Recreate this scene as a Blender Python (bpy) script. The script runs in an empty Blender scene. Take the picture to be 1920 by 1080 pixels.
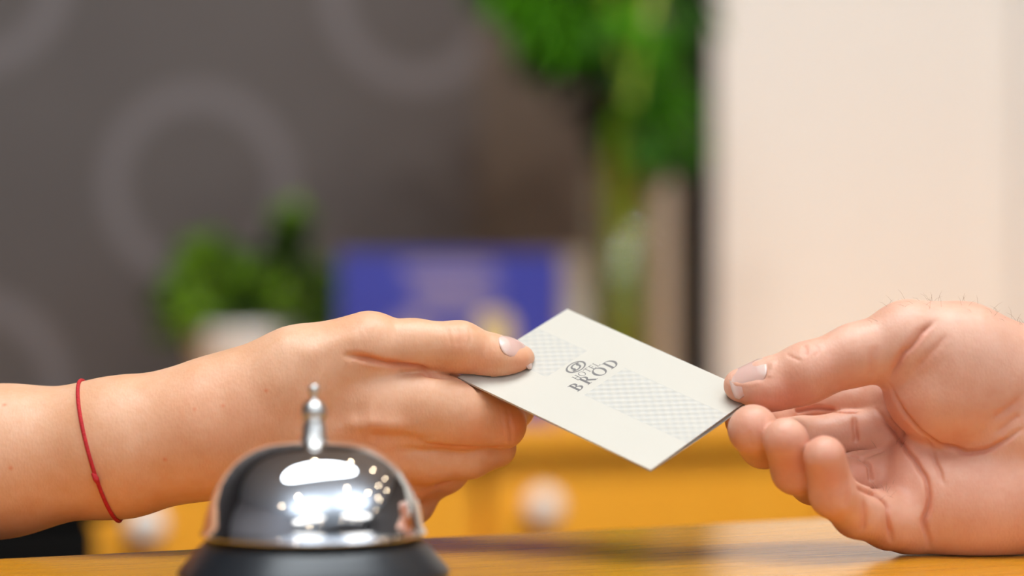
import bpy, bmesh, math, random
import numpy as np
from mathutils import Vector, Matrix

# ------------------------------------------------------------------ camera, light, exposure
SC = bpy.context.scene
COL = SC.collection
SC.view_settings.view_transform = 'Standard'
SC.view_settings.look = 'None'
SC.view_settings.exposure = 0.18
SC.view_settings.gamma = 1.0
SC.view_settings.use_curve_mapping = False
SC.cycles.use_denoising = True
SC.cycles.max_bounces = 7
SC.cycles.sample_clamp_indirect = 6.0

H = 0.098                 # camera height above the counter top (z = 0)
FPX = 85.0 / 36.0 * 1920  # focal length in pixels of the 1920 wide frame
D0 = 0.9                  # focus distance
cam_d = bpy.data.cameras.new('camera')
cam = bpy.data.objects.new('camera', cam_d)
COL.objects.link(cam)
cam.location = (0, 0, H)
cam.rotation_euler = (math.radians(90), 0, 0)
cam_d.lens = 85.0
cam_d.sensor_width = 36.0
cam_d.clip_start = 0.02
cam_d.dof.use_dof = True
cam_d.dof.focus_distance = 0.893
cam_d.dof.aperture_fstop = 3.4
SC.camera = cam

W = bpy.data.worlds.new('world')
SC.world = W
W.use_nodes = True
W.node_tree.nodes['Background'].inputs[0].default_value = (0.75, 0.87, 1.0, 1)
W.node_tree.nodes['Background'].inputs[1].default_value = 1.2

ROOM = math.radians(26)   # the counter and the room behind it are turned against the camera
CT, ST = math.cos(ROOM), math.sin(ROOM)
FLOOR, CEIL = -1.08, 1.62


def RW(a, b, z):
    """room coordinates (along the wall, away from the guest side, up) to world"""
    return Vector((a * CT - b * ST, a * ST + b * CT, z))


def area(name, a, b, z, sx, sy, power, col, rot=(0, 0, ROOM)):
    l = bpy.data.lights.new(name, 'AREA')
    l.shape = 'RECTANGLE'
    l.size, l.size_y = sx, sy
    l.energy = power
    l.color = col
    o = bpy.data.objects.new(name, l)
    COL.objects.link(o)
    o.location = RW(a, b, z)
    o.rotation_euler = rot
    return o


# daylight coming in through the big lobby windows behind the guest
for k, wa in enumerate((-1.55, 0.25, 2.05)):
    area('daylight', wa, -3.97, 0.35, 1.3, 1.7, 2.5, (0.80, 0.90, 1.0), (math.radians(90), 0, ROOM))
# ceiling lamps (their housings are built with the ceiling)
PANELS = [(0.34, 0.64, 1.8, 0.78, 25.0), (-0.75, -1.15, 1.5, 0.6, 0.8), (1.35, -1.15, 1.5, 0.6, 0.8)]
DROP = [0.0, 0.62, 0.62]   # the two lobby lamps are added, hung low to brighten the ceiling
for (pa, pb, sx, sy, pw), dz in zip(PANELS, DROP):
    area('ceiling_lamp_light', pa, pb, CEIL - dz - 0.037, sx, sy, pw, (0.82, 0.925, 1.0)).data.shape = 'ELLIPSE'
    if dz:
        area('added_uplight', pa, pb, CEIL - dz + 0.006, sx, sy, 21, (0.76, 0.89, 1.0), (math.pi, 0, ROOM)).data.shape = 'ELLIPSE'  # added upward fill, so the bell mirrors a brighter ceiling
# downlights over the staff side wash the back wall and the sideboard
WASH = [(0.45, 1.12), (1.15, 1.12), (1.85, 1.12), (2.55, 1.12)]
for (pa, pb) in WASH:
    l = bpy.data.lights.new('downlight_beam', 'SPOT')
    l.energy = 43; l.spot_size = math.radians(84); l.spot_blend = 0.8; l.shadow_soft_size = 0.034
    l.color = (1.0, 0.95, 0.90)
    o = bpy.data.objects.new('downlight_beam', l); COL.objects.link(o); o.location = RW(pa, pb, CEIL - 0.02); o.rotation_euler = Matrix.Rotation(ROOM, 3, 'Z').to_4x4().to_3x3().__matmul__(Matrix.Rotation(math.radians(38), 3, 'X')).to_euler()


# ------------------------------------------------------------------ helpers
def px(x, y, off=0.0):
    """the place seen at a pixel of the photograph, off millimetres behind the focus plane"""
    d = D0 + off / 1000.0
    return np.array(((x - 960) / FPX * d, d, H + (540 - y) / FPX * d))


def at_b(x, y, b):
    """the place seen at a pixel on the plane b of the room; returned as room coordinates"""
    dx, dz = (x - 960) / FPX, (540 - y) / FPX
    d = b / (-dx * ST + CT)
    return (dx * d * CT + d * ST, b, H + dz * d)


def rpx(r):
    return r / FPX * D0


def tag(o, label=None, cat=None, group=None, kind=None):
    if label: o['label'] = label
    if cat: o['category'] = cat
    if group: o['group'] = group
    if kind: o['kind'] = kind
    return o


def empty(name, loc=(0, 0, 0), rz=0.0, label=None, cat=None, group=None):
    o = bpy.data.objects.new(name, None)
    COL.objects.link(o)
    o.location = loc
    o.rotation_euler = (0, 0, rz)
    o.empty_display_size = 0.05
    return tag(o, label, cat, group)


def mesh_obj(name, verts, faces, mat, parent=None, smooth=False):
    me = bpy.data.meshes.new(name)
    me.from_pydata([tuple(map(float, v)) for v in verts], [], [tuple(map(int, f)) for f in faces])
    me.update()
    if smooth:
        me.polygons.foreach_set('use_smooth', [True] * len(me.polygons))
    if mat: me.materials.append(mat)
    o = bpy.data.objects.new(name, me)
    COL.objects.link(o)
    if parent: o.parent = parent
    return o


def bm_obj(name, bm, mat, parent=None, smooth=False):
    me = bpy.data.meshes.new(name)
    bmesh.ops.recalc_face_normals(bm, faces=bm.faces)
    bm.to_mesh(me)
    bm.free()
    if smooth:
        me.polygons.foreach_set('use_smooth', [True] * len(me.polygons))
    if mat: me.materials.append(mat)
    o = bpy.data.objects.new(name, me)
    COL.objects.link(o)
    if parent: o.parent = parent
    return o


def box(name, lo, hi, mat, parent=None, bevel=0.0, seg=2):
    bm = bmesh.new()
    bmesh.ops.create_cube(bm, size=1.0)
    for v in bm.verts:
        v.co = Vector([lo[i] + (v.co[i] + 0.5) * (hi[i] - lo[i]) for i in range(3)])
    if bevel:
        bmesh.ops.bevel(bm, geom=list(bm.edges), offset=bevel, segments=seg, affect='EDGES', profile=0.6)
    return bm_obj(name, bm, mat, parent)


def lathe(name, prof, mat, parent=None, n=64, smooth=True, loc=(0, 0, 0)):
    vs, fs = [], []
    m = len(prof)
    for i in range(n):
        a = 2 * math.pi * i / n
        for r, z in prof:
            vs.append((loc[0] + r * math.cos(a), loc[1] + r * math.sin(a), loc[2] + z))
    for i in range(n):
        j = (i + 1) % n
        for k in range(m - 1):
            fs.append((i * m + k, j * m + k, j * m + k + 1, i * m + k + 1))
    o = mesh_obj(name, vs, fs, mat, parent, smooth)
    bm = bmesh.new(); bm.from_mesh(o.data)
    bmesh.ops.remove_doubles(bm, verts=bm.verts, dist=1e-6)
    bmesh.ops.recalc_face_normals(bm, faces=bm.faces)
    bm.to_mesh(o.data); bm.free()
    return o


def tube(pts, radii, n=8, cap=True):
    """verts, faces of a tube through pts"""
    pts = [Vector(p) for p in pts]
    if not hasattr(radii, '__len__'): radii = [radii] * len(pts)
    vs, fs = [], []
    t0 = (pts[1] - pts[0]).normalized()
    ref = Vector((0, 0, 1)) if abs(t0.z) < 0.9 else Vector((1, 0, 0))
    u = t0.cross(ref).normalized()
    for i, p in enumerate(pts):
        t = (pts[min(i + 1, len(pts) - 1)] - pts[max(i - 1, 0)]).normalized()
        u = (u - t * u.dot(t)).normalized()
        w = t.cross(u)
        for k in range(n):
            a = 2 * math.pi * k / n
            vs.append(p + (u * math.cos(a) + w * math.sin(a)) * radii[i])
    for i in range(len(pts) - 1):
        for k in range(n):
            j = (k + 1) % n
            fs.append((i * n + k, i * n + j, (i + 1) * n + j, (i + 1) * n + k))
    if cap:
        fs.append(tuple(range(n - 1, -1, -1)))
        fs.append(tuple((len(pts) - 1) * n + k for k in range(n)))
    return vs, fs


# ------------------------------------------------------------------ materials
def new_mat(name):
    m = bpy.data.materials.new(name)
    m.use_nodes = True
    nt = m.node_tree
    return m, nt, nt.nodes['Principled BSDF']


def N(nt, kind, **kw):
    n = nt.nodes.new(kind)
    for k, v in kw.items():
        if k.startswith('i_'):
            key = k[2:]
            n.inputs[int(key) if key.isdigit() else key].default_value = v
        else:
            setattr(n, k, v)
    return n


def mix_rgb(nt, fac, a, b, mode='MIX'):
    n = nt.nodes.new('ShaderNodeMix')
    n.data_type = 'RGBA'
    n.blend_type = mode
    for sock, v in ((0, fac), (6, a), (7, b)):
        if hasattr(v, 'links') or hasattr(v, 'is_linked'):
            nt.links.new(v, n.inputs[sock])
        else:
            n.inputs[sock].default_value = v if sock == 0 else (*v, 1)
    return n.outputs[2]


def math_n(nt, op, a, b=0.0, c=None):
    n = nt.nodes.new('ShaderNodeMath')
    n.operation = op
    for i, v in enumerate((a, b) if c is None else (a, b, c)):
        if hasattr(v, 'is_linked'):
            nt.links.new(v, n.inputs[i])
        else:
            n.inputs[i].default_value = v
    return n.outputs[0]


def simple(name, col, rough=0.5, metal=0.0, spec=0.5, var=0.06, scale=20.0, bump=0.0, bscale=300.0, coat=0.0):
    m, nt, b = new_mat(name)
    tc = N(nt, 'ShaderNodeTexCoord')
    nz = N(nt, 'ShaderNodeTexNoise', i_Scale=scale, i_Detail=3.0)
    nt.links.new(tc.outputs['Object'], nz.inputs['Vector'])
    dark = tuple(c * (1 - var) for c in col)
    lite = tuple(min(1, c * (1 + var)) for c in col)
    nt.links.new(mix_rgb(nt, nz.outputs['Fac'], dark, lite), b.inputs['Base Color'])
    b.inputs['Roughness'].default_value = rough
    b.inputs['Metallic'].default_value = metal
    b.inputs['Specular IOR Level'].default_value = spec
    b.inputs['Coat Weight'].default_value = coat
    if bump:
        n2 = N(nt, 'ShaderNodeTexNoise', i_Scale=bscale, i_Detail=2.0)
        nt.links.new(tc.outputs['Object'], n2.inputs['Vector'])
        bp = N(nt, 'ShaderNodeBump', i_Strength=bump, i_Distance=0.001)
        nt.links.new(n2.outputs['Fac'], bp.inputs['Height'])
        nt.links.new(bp.outputs['Normal'], b.inputs['Normal'])
    return m


def wood(name, c1, c2, rough, axis_scale, coat=0.0, bump=0.02):
    m, nt, b = new_mat(name)
    tc = N(nt, 'ShaderNodeTexCoord')
    mp = N(nt, 'ShaderNodeMapping')
    mp.inputs['Scale'].default_value = axis_scale
    nt.links.new(tc.outputs['Object'], mp.inputs['Vector'])
    nz = N(nt, 'ShaderNodeTexNoise', i_Scale=6.0, i_Detail=6.0, i_Roughness=0.62, i_Distortion=0.6)
    nt.links.new(mp.outputs[0], nz.inputs['Vector'])
    n2 = N(nt, 'ShaderNodeTexNoise', i_Scale=45.0, i_Detail=2.0)
    nt.links.new(mp.outputs[0], n2.inputs['Vector'])
    ramp = N(nt, 'ShaderNodeValToRGB')
    ramp.color_ramp.elements[0].position = 0.32
    ramp.color_ramp.elements[1].position = 0.70
    ramp.color_ramp.elements[0].color = (*c1, 1)
    ramp.color_ramp.elements[1].color = (*c2, 1)
    nt.links.new(nz.outputs['Fac'], ramp.inputs[0])
    col = mix_rgb(nt, math_n(nt, 'MULTIPLY', n2.outputs['Fac'], 0.35), ramp.outputs[0], tuple(c * 0.72 for c in c1))
    nt.links.new(col, b.inputs['Base Color'])
    b.inputs['Roughness'].default_value = rough
    b.inputs['Coat Weight'].default_value = coat
    b.inputs['Coat Roughness'].default_value = 0.08
    bp = N(nt, 'ShaderNodeBump', i_Strength=bump, i_Distance=0.001)
    nt.links.new(nz.outputs['Fac'], bp.inputs['Height'])
    nt.links.new(bp.outputs['Normal'], b.inputs['Normal'])
    return m


def skin(name, base, light, red, bump=0.16):
    m, nt, b = new_mat(name)
    tc = N(nt, 'ShaderNodeTexCoord')
    at = N(nt, 'ShaderNodeAttribute', attribute_name='blush')
    n1 = N(nt, 'ShaderNodeTexNoise', i_Scale=55.0, i_Detail=4.0, i_Roughness=0.6)
    n2 = N(nt, 'ShaderNodeTexNoise', i_Scale=420.0, i_Detail=3.0)
    nt.links.new(tc.outputs['Object'], n1.inputs['Vector'])
    nt.links.new(tc.outputs['Object'], n2.inputs['Vector'])
    rp = N(nt, 'ShaderNodeMapRange', i_1=0.35, i_2=0.68)
    nt.links.new(n1.outputs['Fac'], rp.inputs[0])
    c = mix_rgb(nt, rp.outputs[0], base, light)
    sp = N(nt, 'ShaderNodeMapRange', i_1=0.4, i_2=0.75, i_3=0.0, i_4=0.10)
    nt.links.new(n2.outputs['Fac'], sp.inputs[0])
    c = mix_rgb(nt, sp.outputs[0], c, red)
    c = mix_rgb(nt, at.outputs['Fac'], c, red)
    nt.links.new(c, b.inputs['Base Color'])
    b.inputs['Roughness'].default_value = 0.48
    b.inputs['Specular IOR Level'].default_value = 0.5
    b.inputs['Subsurface Weight'].default_value = 0.18
    b.inputs['Subsurface Radius'].default_value = (1.0, 0.32, 0.16)
    b.inputs['Subsurface Scale'].default_value = 0.0022
    vo = N(nt, 'ShaderNodeTexVoronoi', i_Scale=1150.0)
    mp = N(nt, 'ShaderNodeMapping')
    mp.inputs['Scale'].default_value = (1.0, 0.55, 0.55)
    nt.links.new(tc.outputs['Object'], mp.inputs['Vector'])
    nt.links.new(mp.outputs[0], vo.inputs['Vector'])
    hsum = math_n(nt, 'ADD', vo.outputs['Distance'], math_n(nt, 'MULTIPLY', n2.outputs['Fac'], 1.4))
    bp = N(nt, 'ShaderNodeBump', i_Strength=bump, i_Distance=0.00035)
    nt.links.new(hsum, bp.inputs['Height'])
    nt.links.new(bp.outputs['Normal'], b.inputs['Normal'])
    return m


M = {}
M['counter'] = wood('counter_wood', (0.63, 0.255, 0.010), (0.73, 0.320, 0.016), 0.2, (1.0, 9.0, 9.0), coat=0.08)
M['orange_wood'] = wood('sideboard_wood', (0.88, 0.365, 0.020), (0.95, 0.43, 0.034), 0.45, (6.0, 6.0, 1.0))
M['chrome'] = simple('chrome', (0.86, 0.87, 0.89), 0.045, 1.0, var=0.01, bump=0.01, bscale=60)
M['steel'] = simple('brushed_steel', (0.62, 0.60, 0.57), 0.32, 1.0, var=0.03)
M['black_gloss'] = simple('black_lacquer', (0.012, 0.014, 0.018), 0.34, 0.0, 0.5, coat=0.0)
M['rubber'] = simple('black_rubber', (0.01, 0.01, 0.01), 0.8)
M['black'] = simple('black_laminate', (0.005, 0.0045, 0.004), 0.7, spec=0.08)
M['paper'] = simple('ivory_paper', (0.60, 0.56, 0.49), 0.5, var=0.015, scale=60, bump=0.04, bscale=900)
M['ink'] = simple('grey_ink', (0.16, 0.14, 0.13), 0.5, var=0.1, scale=200)
M['thread'] = simple('red_thread', (0.50, 0.010, 0.014), 0.75, var=0.35, scale=900, bump=0.5, bscale=1500)
M['nail'] = simple('fingernail', (0.80, 0.53, 0.46), 0.24, spec=0.6, var=0.05, scale=120, coat=0.3)
M['nail_pale'] = simple('fingernail_edge', (0.84, 0.68, 0.60), 0.26, spec=0.6, var=0.05, scale=120, coat=0.3)
M['cream_wall'] = simple('cream_paint', (0.70, 0.66, 0.61), 0.75, var=0.02, scale=3, bump=0.03)
M['white_wall'] = simple('white_paint', (0.16, 0.145, 0.14), 0.8, var=0.02, scale=3)
M['ceiling'] = simple('ceiling_paint', (0.74, 0.77, 0.83), 0.85, var=0.02, scale=3)
M['floor'] = simple('floor_tile', (0.12, 0.09, 0.065), 0.35, var=0.12, scale=2)
M['brown_panel'] = simple('brown_panel', (0.080, 0.058, 0.043), 0.5, var=0.15, scale=4)
M['beige'] = simple('beige_trim', (0.46, 0.37, 0.28), 0.6, var=0.05)
M['beige_card'] = simple('beige_board', (0.46, 0.37, 0.29), 0.6, var=0.05)
M['white_ceramic'] = simple('white_ceramic', (0.66, 0.63, 0.60), 0.3, var=0.02)
M['soil'] = simple('soil', (0.03, 0.02, 0.012), 0.9, var=0.4, scale=200)
M['white_frame'] = simple('white_frame', (0.75, 0.75, 0.75), 0.4)
M['hair'] = simple('body_hair', (0.22, 0.12, 0.06), 0.5)
M['knob'] = simple('knob_porcelain', (0.86, 0.78, 0.70), 0.25, var=0.03)


def leaf_mat(name, dark, lite, scale):
    m, nt, b = new_mat(name)
    tc = N(nt, 'ShaderNodeTexCoord')
    nz = N(nt, 'ShaderNodeTexNoise', i_Scale=scale, i_Detail=2.0)
    nt.links.new(tc.outputs['Object'], nz.inputs['Vector'])
    rp = N(nt, 'ShaderNodeMapRange', i_1=0.42, i_2=0.68)
    nt.links.new(nz.outputs['Fac'], rp.inputs[0])
    nt.links.new(mix_rgb(nt, rp.outputs[0], dark, lite), b.inputs['Base Color'])
    b.inputs['Roughness'].default_value = 0.5
    b.inputs['Specular IOR Level'].default_value = 0.08
    return m


M['bush'] = leaf_mat('bush_leaf', (0.008, 0.026, 0.001), (0.14, 0.27, 0.012), 26.0)
M['frond'] = leaf_mat('frond_leaf', (0.004, 0.014, 0.001), (0.070, 0.27, 0.004), 9.0)
M['stalk'] = leaf_mat('green_stalk', (0.30, 0.42, 0.03), (0.48, 0.60, 0.07), 12.0)
m, nt, b = new_mat('clear_glass')       # thin clear glass: see-through with mirror-like glints
nt.nodes.remove(b)
tr = N(nt, 'ShaderNodeBsdfTransparent'); tr.inputs[0].default_value = (0.93, 0.96, 0.93, 1)
gl = N(nt, 'ShaderNodeBsdfGlossy'); gl.inputs['Roughness'].default_value = 0.03
lw = N(nt, 'ShaderNodeLayerWeight'); lw.inputs[0].default_value = 0.5
mx = N(nt, 'ShaderNodeMixShader')
nt.links.new(math_n(nt, 'MULTIPLY_ADD', math_n(nt, 'POWER', lw.outputs['Facing'], 4.0), 0.7, 0.04), mx.inputs[0]); nt.links.new(tr.outputs[0], mx.inputs[1]); nt.links.new(gl.outputs[0], mx.inputs[2])
nt.links.new(mx.outputs[0], nt.nodes['Material Output'].inputs[0])
M['glass'] = m
for nm, colr, st in (('lamp_diffuser', (1.0, 0.97, 0.93), 2.0), ('downlight_glow', (1.0, 0.78, 0.52), 45.0)):
    m, nt, b = new_mat(nm)
    b.inputs['Base Color'].default_value = (0.8, 0.8, 0.8, 1)
    b.inputs['Emission Color'].default_value = (*colr, 1)
    b.inputs['Emission Strength'].default_value = st
    M[nm] = m

# ------------------------------------------------------------------ the room
WALL_B = 2.42
A0, A1, B0 = -2.6, 3.4, -4.0


def room_box(name, lo, hi, mat, parent=None, bevel=0.0):
    o = box(name, lo, hi, mat, parent, bevel)
    if parent is None:
        o.rotation_euler = (0, 0, ROOM)
    return o


def struct(o):
    o['kind'] = 'structure'
    return o


# grey wallpaper printed with large pale rings on a staggered lattice
m, nt, bs = new_mat('ring_wallpaper')
tc = N(nt, 'ShaderNodeTexCoord')
sep = N(nt, 'ShaderNodeSeparateXYZ')
nt.links.new(tc.outputs['Object'], sep.inputs[0])
ca, _, cz = at_b(375, 348, WALL_B)
PA, PZ = 0.49, 0.43


def ring_field(oa, oz):
    u = math_n(nt, 'SUBTRACT', sep.outputs[0], oa)
    v = math_n(nt, 'SUBTRACT', sep.outputs[2], oz)
    u = math_n(nt, 'MULTIPLY', math_n(nt, 'PINGPONG', u, PA / 2), 1.0)
    v = math_n(nt, 'PINGPONG', v, PZ / 2)
    r = math_n(nt, 'SQRT', math_n(nt, 'ADD', math_n(nt, 'MULTIPLY', u, u), math_n(nt, 'MULTIPLY', v, v)))
    d = math_n(nt, 'ABSOLUTE', math_n(nt, 'SUBTRACT', r, 0.094))
    mr = nt.nodes.new('ShaderNodeMapRange')
    mr.inputs[1].default_value = 0.017
    mr.inputs[2].default_value = 0.010
    nt.links.new(d, mr.inputs[0])
    return mr.outputs[0]


ring = math_n(nt, 'MAXIMUM', ring_field(ca, cz), ring_field(ca + PA / 2, cz + PZ / 2))
nz = N(nt, 'ShaderNodeTexNoise', i_Scale=5.0, i_Detail=4.0)
nt.links.new(tc.outputs['Object'], nz.inputs['Vector'])
g = mix_rgb(nt, nz.outputs['Fac'], (0.053, 0.042, 0.039), (0.080, 0.067, 0.063))
g = mix_rgb(nt, math_n(nt, 'MULTIPLY', ring, 0.85), g, (0.120, 0.104, 0.107))
nt.links.new(g, bs.inputs['Base Color'])
bs.inputs['Roughness'].default_value = 0.6
M['rings'] = m

struct(room_box('floor', (A0, B0, FLOOR - 0.1), (A1, WALL_B + 0.1, FLOOR), M['floor']))
struct(room_box('ceiling', (A0, B0, CEIL), (A1, WALL_B + 0.1, CEIL + 0.1), M['ceiling']))
seam = at_b(1318, 400, WALL_B)[0]
seam0 = at_b(895, 400, WALL_B)[0]
struct(room_box('wall_back', (A0, WALL_B, FLOOR), (seam0, WALL_B + 0.1, CEIL), M['rings']))
struct(room_box('wall_back_brown', (seam0, WALL_B, FLOOR), (seam, WALL_B + 0.1, CEIL), M['brown_panel']))
struct(room_box('wall_back_cream', (seam, WALL_B - 0.02, FLOOR), (A1, WALL_B + 0.1, CEIL), M['cream_wall']))
M['lilac_wall'] = simple('lilac_paint', (0.55, 0.53, 0.56), 0.8, var=0.02, scale=3)
struct(room_box('wall_left', (A0 - 0.1, B0, FLOOR), (A0, WALL_B + 0.1, CEIL), M['lilac_wall']))
struct(room_box('wall_right', (A1, B0, FLOOR), (A1 + 0.1, WALL_B + 0.1, CEIL), M['white_wall']))
# wall behind the guest with three window openings
ops = [(-2.2, -0.9), (-0.4, 0.9), (1.4, 2.7)]
bm = bmesh.new()


def bm_box(bm, lo, hi):
    r = bmesh.ops.create_cube(bm, size=1.0)
    for v in r['verts']:
        v.co = Vector([lo[i] + (v.co[i] + 0.5) * (hi[i] - lo[i]) for i in range(3)])


bm_box(bm, (A0, B0 - 0.2, FLOOR), (A1, B0, -0.55))
bm_box(bm, (A0, B0 - 0.2, 1.25), (A1, B0, CEIL))
xs = [A0] + [x for o_ in ops for x in o_] + [A1]
for i in range(0, len(xs), 2):
    bm_box(bm, (xs[i], B0 - 0.2, -0.55), (xs[i + 1], B0, 1.25))
o = bm_obj('wall_front', bm, M['white_wall'])
o.rotation_euler = (0, 0, ROOM)
struct(o)
for k, (x0, x1) in enumerate(ops):
    root = empty('window_%d' % (k + 1), RW((x0 + x1) / 2, B0 - 0.06, -0.55), ROOM)
    struct(root)
    w2 = (x1 - x0) / 2
    for (lo, hi) in (((-w2, -.03, 0), (-w2 + .06, .03, 1.8)), ((w2 - .06, -.03, 0), (w2, .03, 1.8)),
                     ((-w2 + .06, -.03, 0), (w2 - .06, .03, .06)), ((-w2 + .06, -.03, 1.74), (w2 - .06, .03, 1.8)),
                     ((-.025, -.03, .06), (.025, .03, 1.74))):
        box('window_frame', lo, hi, M['white_frame'], root)
    for s_ in (-1, 1):
        lo = (min(s_ * .025, s_ * (w2 - .06)), -.004, .06)
        hi = (max(s_ * .025, s_ * (w2 - .06)), .004, 1.74)
        box('pane', lo, hi, M['glass'], root)
# trim strips between the wallpaper and the cream wall
t0 = at_b(1205, 400, WALL_B)[0]; t1 = at_b(1250, 400, WALL_B)[0]
struct(room_box('trim_1', (t0, WALL_B - 0.028, FLOOR), (t1, WALL_B - 0.001, CEIL), M['beige'], bevel=0.003))
t0 = at_b(1251, 400, WALL_B)[0]; t1 = at_b(1305, 400, WALL_B)[0]
struct(room_box('trim_2', (t0, WALL_B - 0.045, FLOOR), (t1, WALL_B - 0.001, CEIL), M['black'], bevel=0.003))
M['pale_trim'] = simple('pale_trim', (0.74, 0.71, 0.67), 0.6)
t0 = at_b(1906, 400, WALL_B - 0.02)[0]
struct(room_box('trim_3', (t0, WALL_B - 0.045, FLOOR), (t0 + 0.07, WALL_B - 0.021, CEIL), M['pale_trim'], bevel=0.004))

# ceiling lamps; the two over the lobby are added fill
for i, (pa, pb, sx, sy, pw) in enumerate(PANELS):
    root = empty('oval_ceiling_lamp', RW(pa, pb, CEIL - DROP[i]), ROOM,
                 ['large oval white ceiling lamp right above the counter', 'added oval pendant lamp brightening the lobby ceiling near the left wall',
                  'added oval pendant lamp brightening the lobby ceiling near the right wall'][i], 'ceiling lamp', 'oval ceiling lamps')
    for nm, prof_, mt in (('frame', [(1.0, -.004), (1.0, -.045), (1.03, -.045), (1.03, -.001)], 'white_frame'), ('diffuser', [(0.001, -.030), (0.998, -.030), (0.998, -.004), (0.001, -.004)], 'lamp_diffuser')):
        q = lathe(nm, prof_, M[mt], root, 48)
        for v in q.data.vertices: v.co = (v.co.x * sx / 2, v.co.y * sy / 2, v.co.z)
    if DROP[i]:
        for s_ in (-1, 1):
            lathe('rod', [(0.004, -0.004), (0.004, DROP[i])], M['white_frame'], root, 8, loc=(s_ * sx * 0.35, 0, 0))
dn = 0
proto = None
for a_, b_ in [(a_, b_) for a_ in (-1.7, -0.75, 0.95, 1.9, 2.6) for b_ in (-0.35, -2.2, -3.3)] + [(2.3, 0.35), (2.9, -0.5), (3.0, 0.45), (3.15, -1.4)] + WASH:
    if True:
        if proto is None:
            root = empty('downlight', RW(a_, b_, CEIL), ROOM, 'round recessed downlight in the ceiling of the guest lobby', 'ceiling lamp', 'downlights in the lobby ceiling')
            lathe('trim_ring', [(0.036, -0.001), (0.036, -0.008), (0.050, -0.008), (0.052, -0.001)], M['white_frame'], root, 20)
            lathe('bulb', [(0.0005, -0.006), (0.034, -0.006), (0.035, -0.001), (0.0005, -0.001)], M['downlight_glow'], root, 16)
            proto = root
        else:
            c = proto.copy(); COL.objects.link(c); c.location = RW(a_, b_, CEIL)
            if b_ > 1: c['label'] = 'round recessed downlight above the staff side of the counter'; c['group'] = 'downlights behind the counter'
            for ch in list(proto.children):
                cc = ch.copy(); COL.objects.link(cc); cc.parent = c

# ------------------------------------------------------------------ reception counter
CB = 0.871
root = empty('reception_counter', RW(0.3, CB - 0.3, FLOOR), ROOM,
             'reception counter with a glossy honey-coloured wooden top', 'counter')
zt = -FLOOR
bm = bmesh.new()
bm_box(bm, (-2.0, 0.005, zt - 0.042), (2.2, 0.30, zt))
bmesh.ops.bevel(bm, geom=list(bm.edges), offset=0.004, segments=3, affect='EDGES')
o = bm_obj('counter_top', bm, M['counter'], root)
for k in range(6):
    box('front_panel', (-1.95 + k * 0.685, 0.05, 0.08), (-1.95 + k * 0.685 + 0.675, 0.08, zt - 0.042), M['orange_wood'], root, 0.003)
box('plinth', (-1.93, 0.09, 0.0), (2.13, 0.20, 0.08), M['black'], root)
box('back_panel', (-1.95, 0.18, 0.08), (2.15, 0.20, zt - 0.042), M['orange_wood'], root)

# ------------------------------------------------------------------ sideboard
SB = 1.982
ztop = -0.027
root = empty('sideboard', RW(1.5, SB + 0.2, FLOOR), ROOM,
             'long orange wooden sideboard with white knobs along the back wall', 'sideboard')
L = lambda a: a - 1.5
z0 = -FLOOR
box('top_board', (L(0.555), -0.215, z0 + ztop - 0.024), (L(3.1), 0.20, z0 + ztop), M['orange_wood'], root, 0.003)
box('carcass', (L(0.565), -0.180, 0.06), (L(3.09), 0.195, z0 + ztop - 0.024), M['orange_wood'], root)
box('plinth', (L(0.60), -0.16, 0), (L(3.06), 0.19, 0.06), M['black'], root)
x = 0.570
k = 0
while x < 3.0:
    d = box('door', (L(x), -0.20, 0.07), (L(x + 0.359), -0.181, z0 + ztop - 0.030), M['orange_wood'], root, 0.003)
    lathe('knob', [(0.0003, 0.034), (0.009, 0.033), (0.0145, 0.028), (0.017, 0.021), (0.0145, 0.013), (0.008, 0.008), (0.007, 0.0), (0.0003, 0)],
          M['knob'], d, 20)
    kb = d.children[0]
    kb.rotation_euler = (math.radians(90), 0, 0)
    kb.location = (L(x + 0.044), -0.20, z0 - 0.101)
    x += 0.375
    k += 1

# black cabinet at its left end, in front
a1 = at_b(222, 1000, 1.66)[0]
root = empty('black_cabinet', RW(a1 - 0.3, 1.80, FLOOR), ROOM, 'low black cabinet left of the orange sideboard, below the forearm', 'cabinet')
box('body', (-0.3, -0.13, 0.05), (0.285, 0.15, z0 - 0.065), M['black'], root, 0.004)
box('top_board', (-0.31, -0.15, z0 - 0.064), (0.3, 0.16, z0 - 0.045), M['black'], root, 0.003)
box('plinth', (-0.28, -0.12, 0), (0.28, 0.14, 0.05), M['rubber'], root)
d = box('door', (-0.295, -0.149, 0.06), (-0.008, -0.131, z0 - 0.07), M['black'], root, 0.003)
box('handle', (-0.04, -0.160, 0.5), (-0.025, -0.149, 0.66), M['steel'], d, 0.002)
d = box('door', (-0.005, -0.149, 0.06), (0.282, -0.131, z0 - 0.07), M['black'], root, 0.003)
box('handle', (0.012, -0.160, 0.5), (0.027, -0.149, 0.66), M['steel'], d, 0.002)

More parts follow.
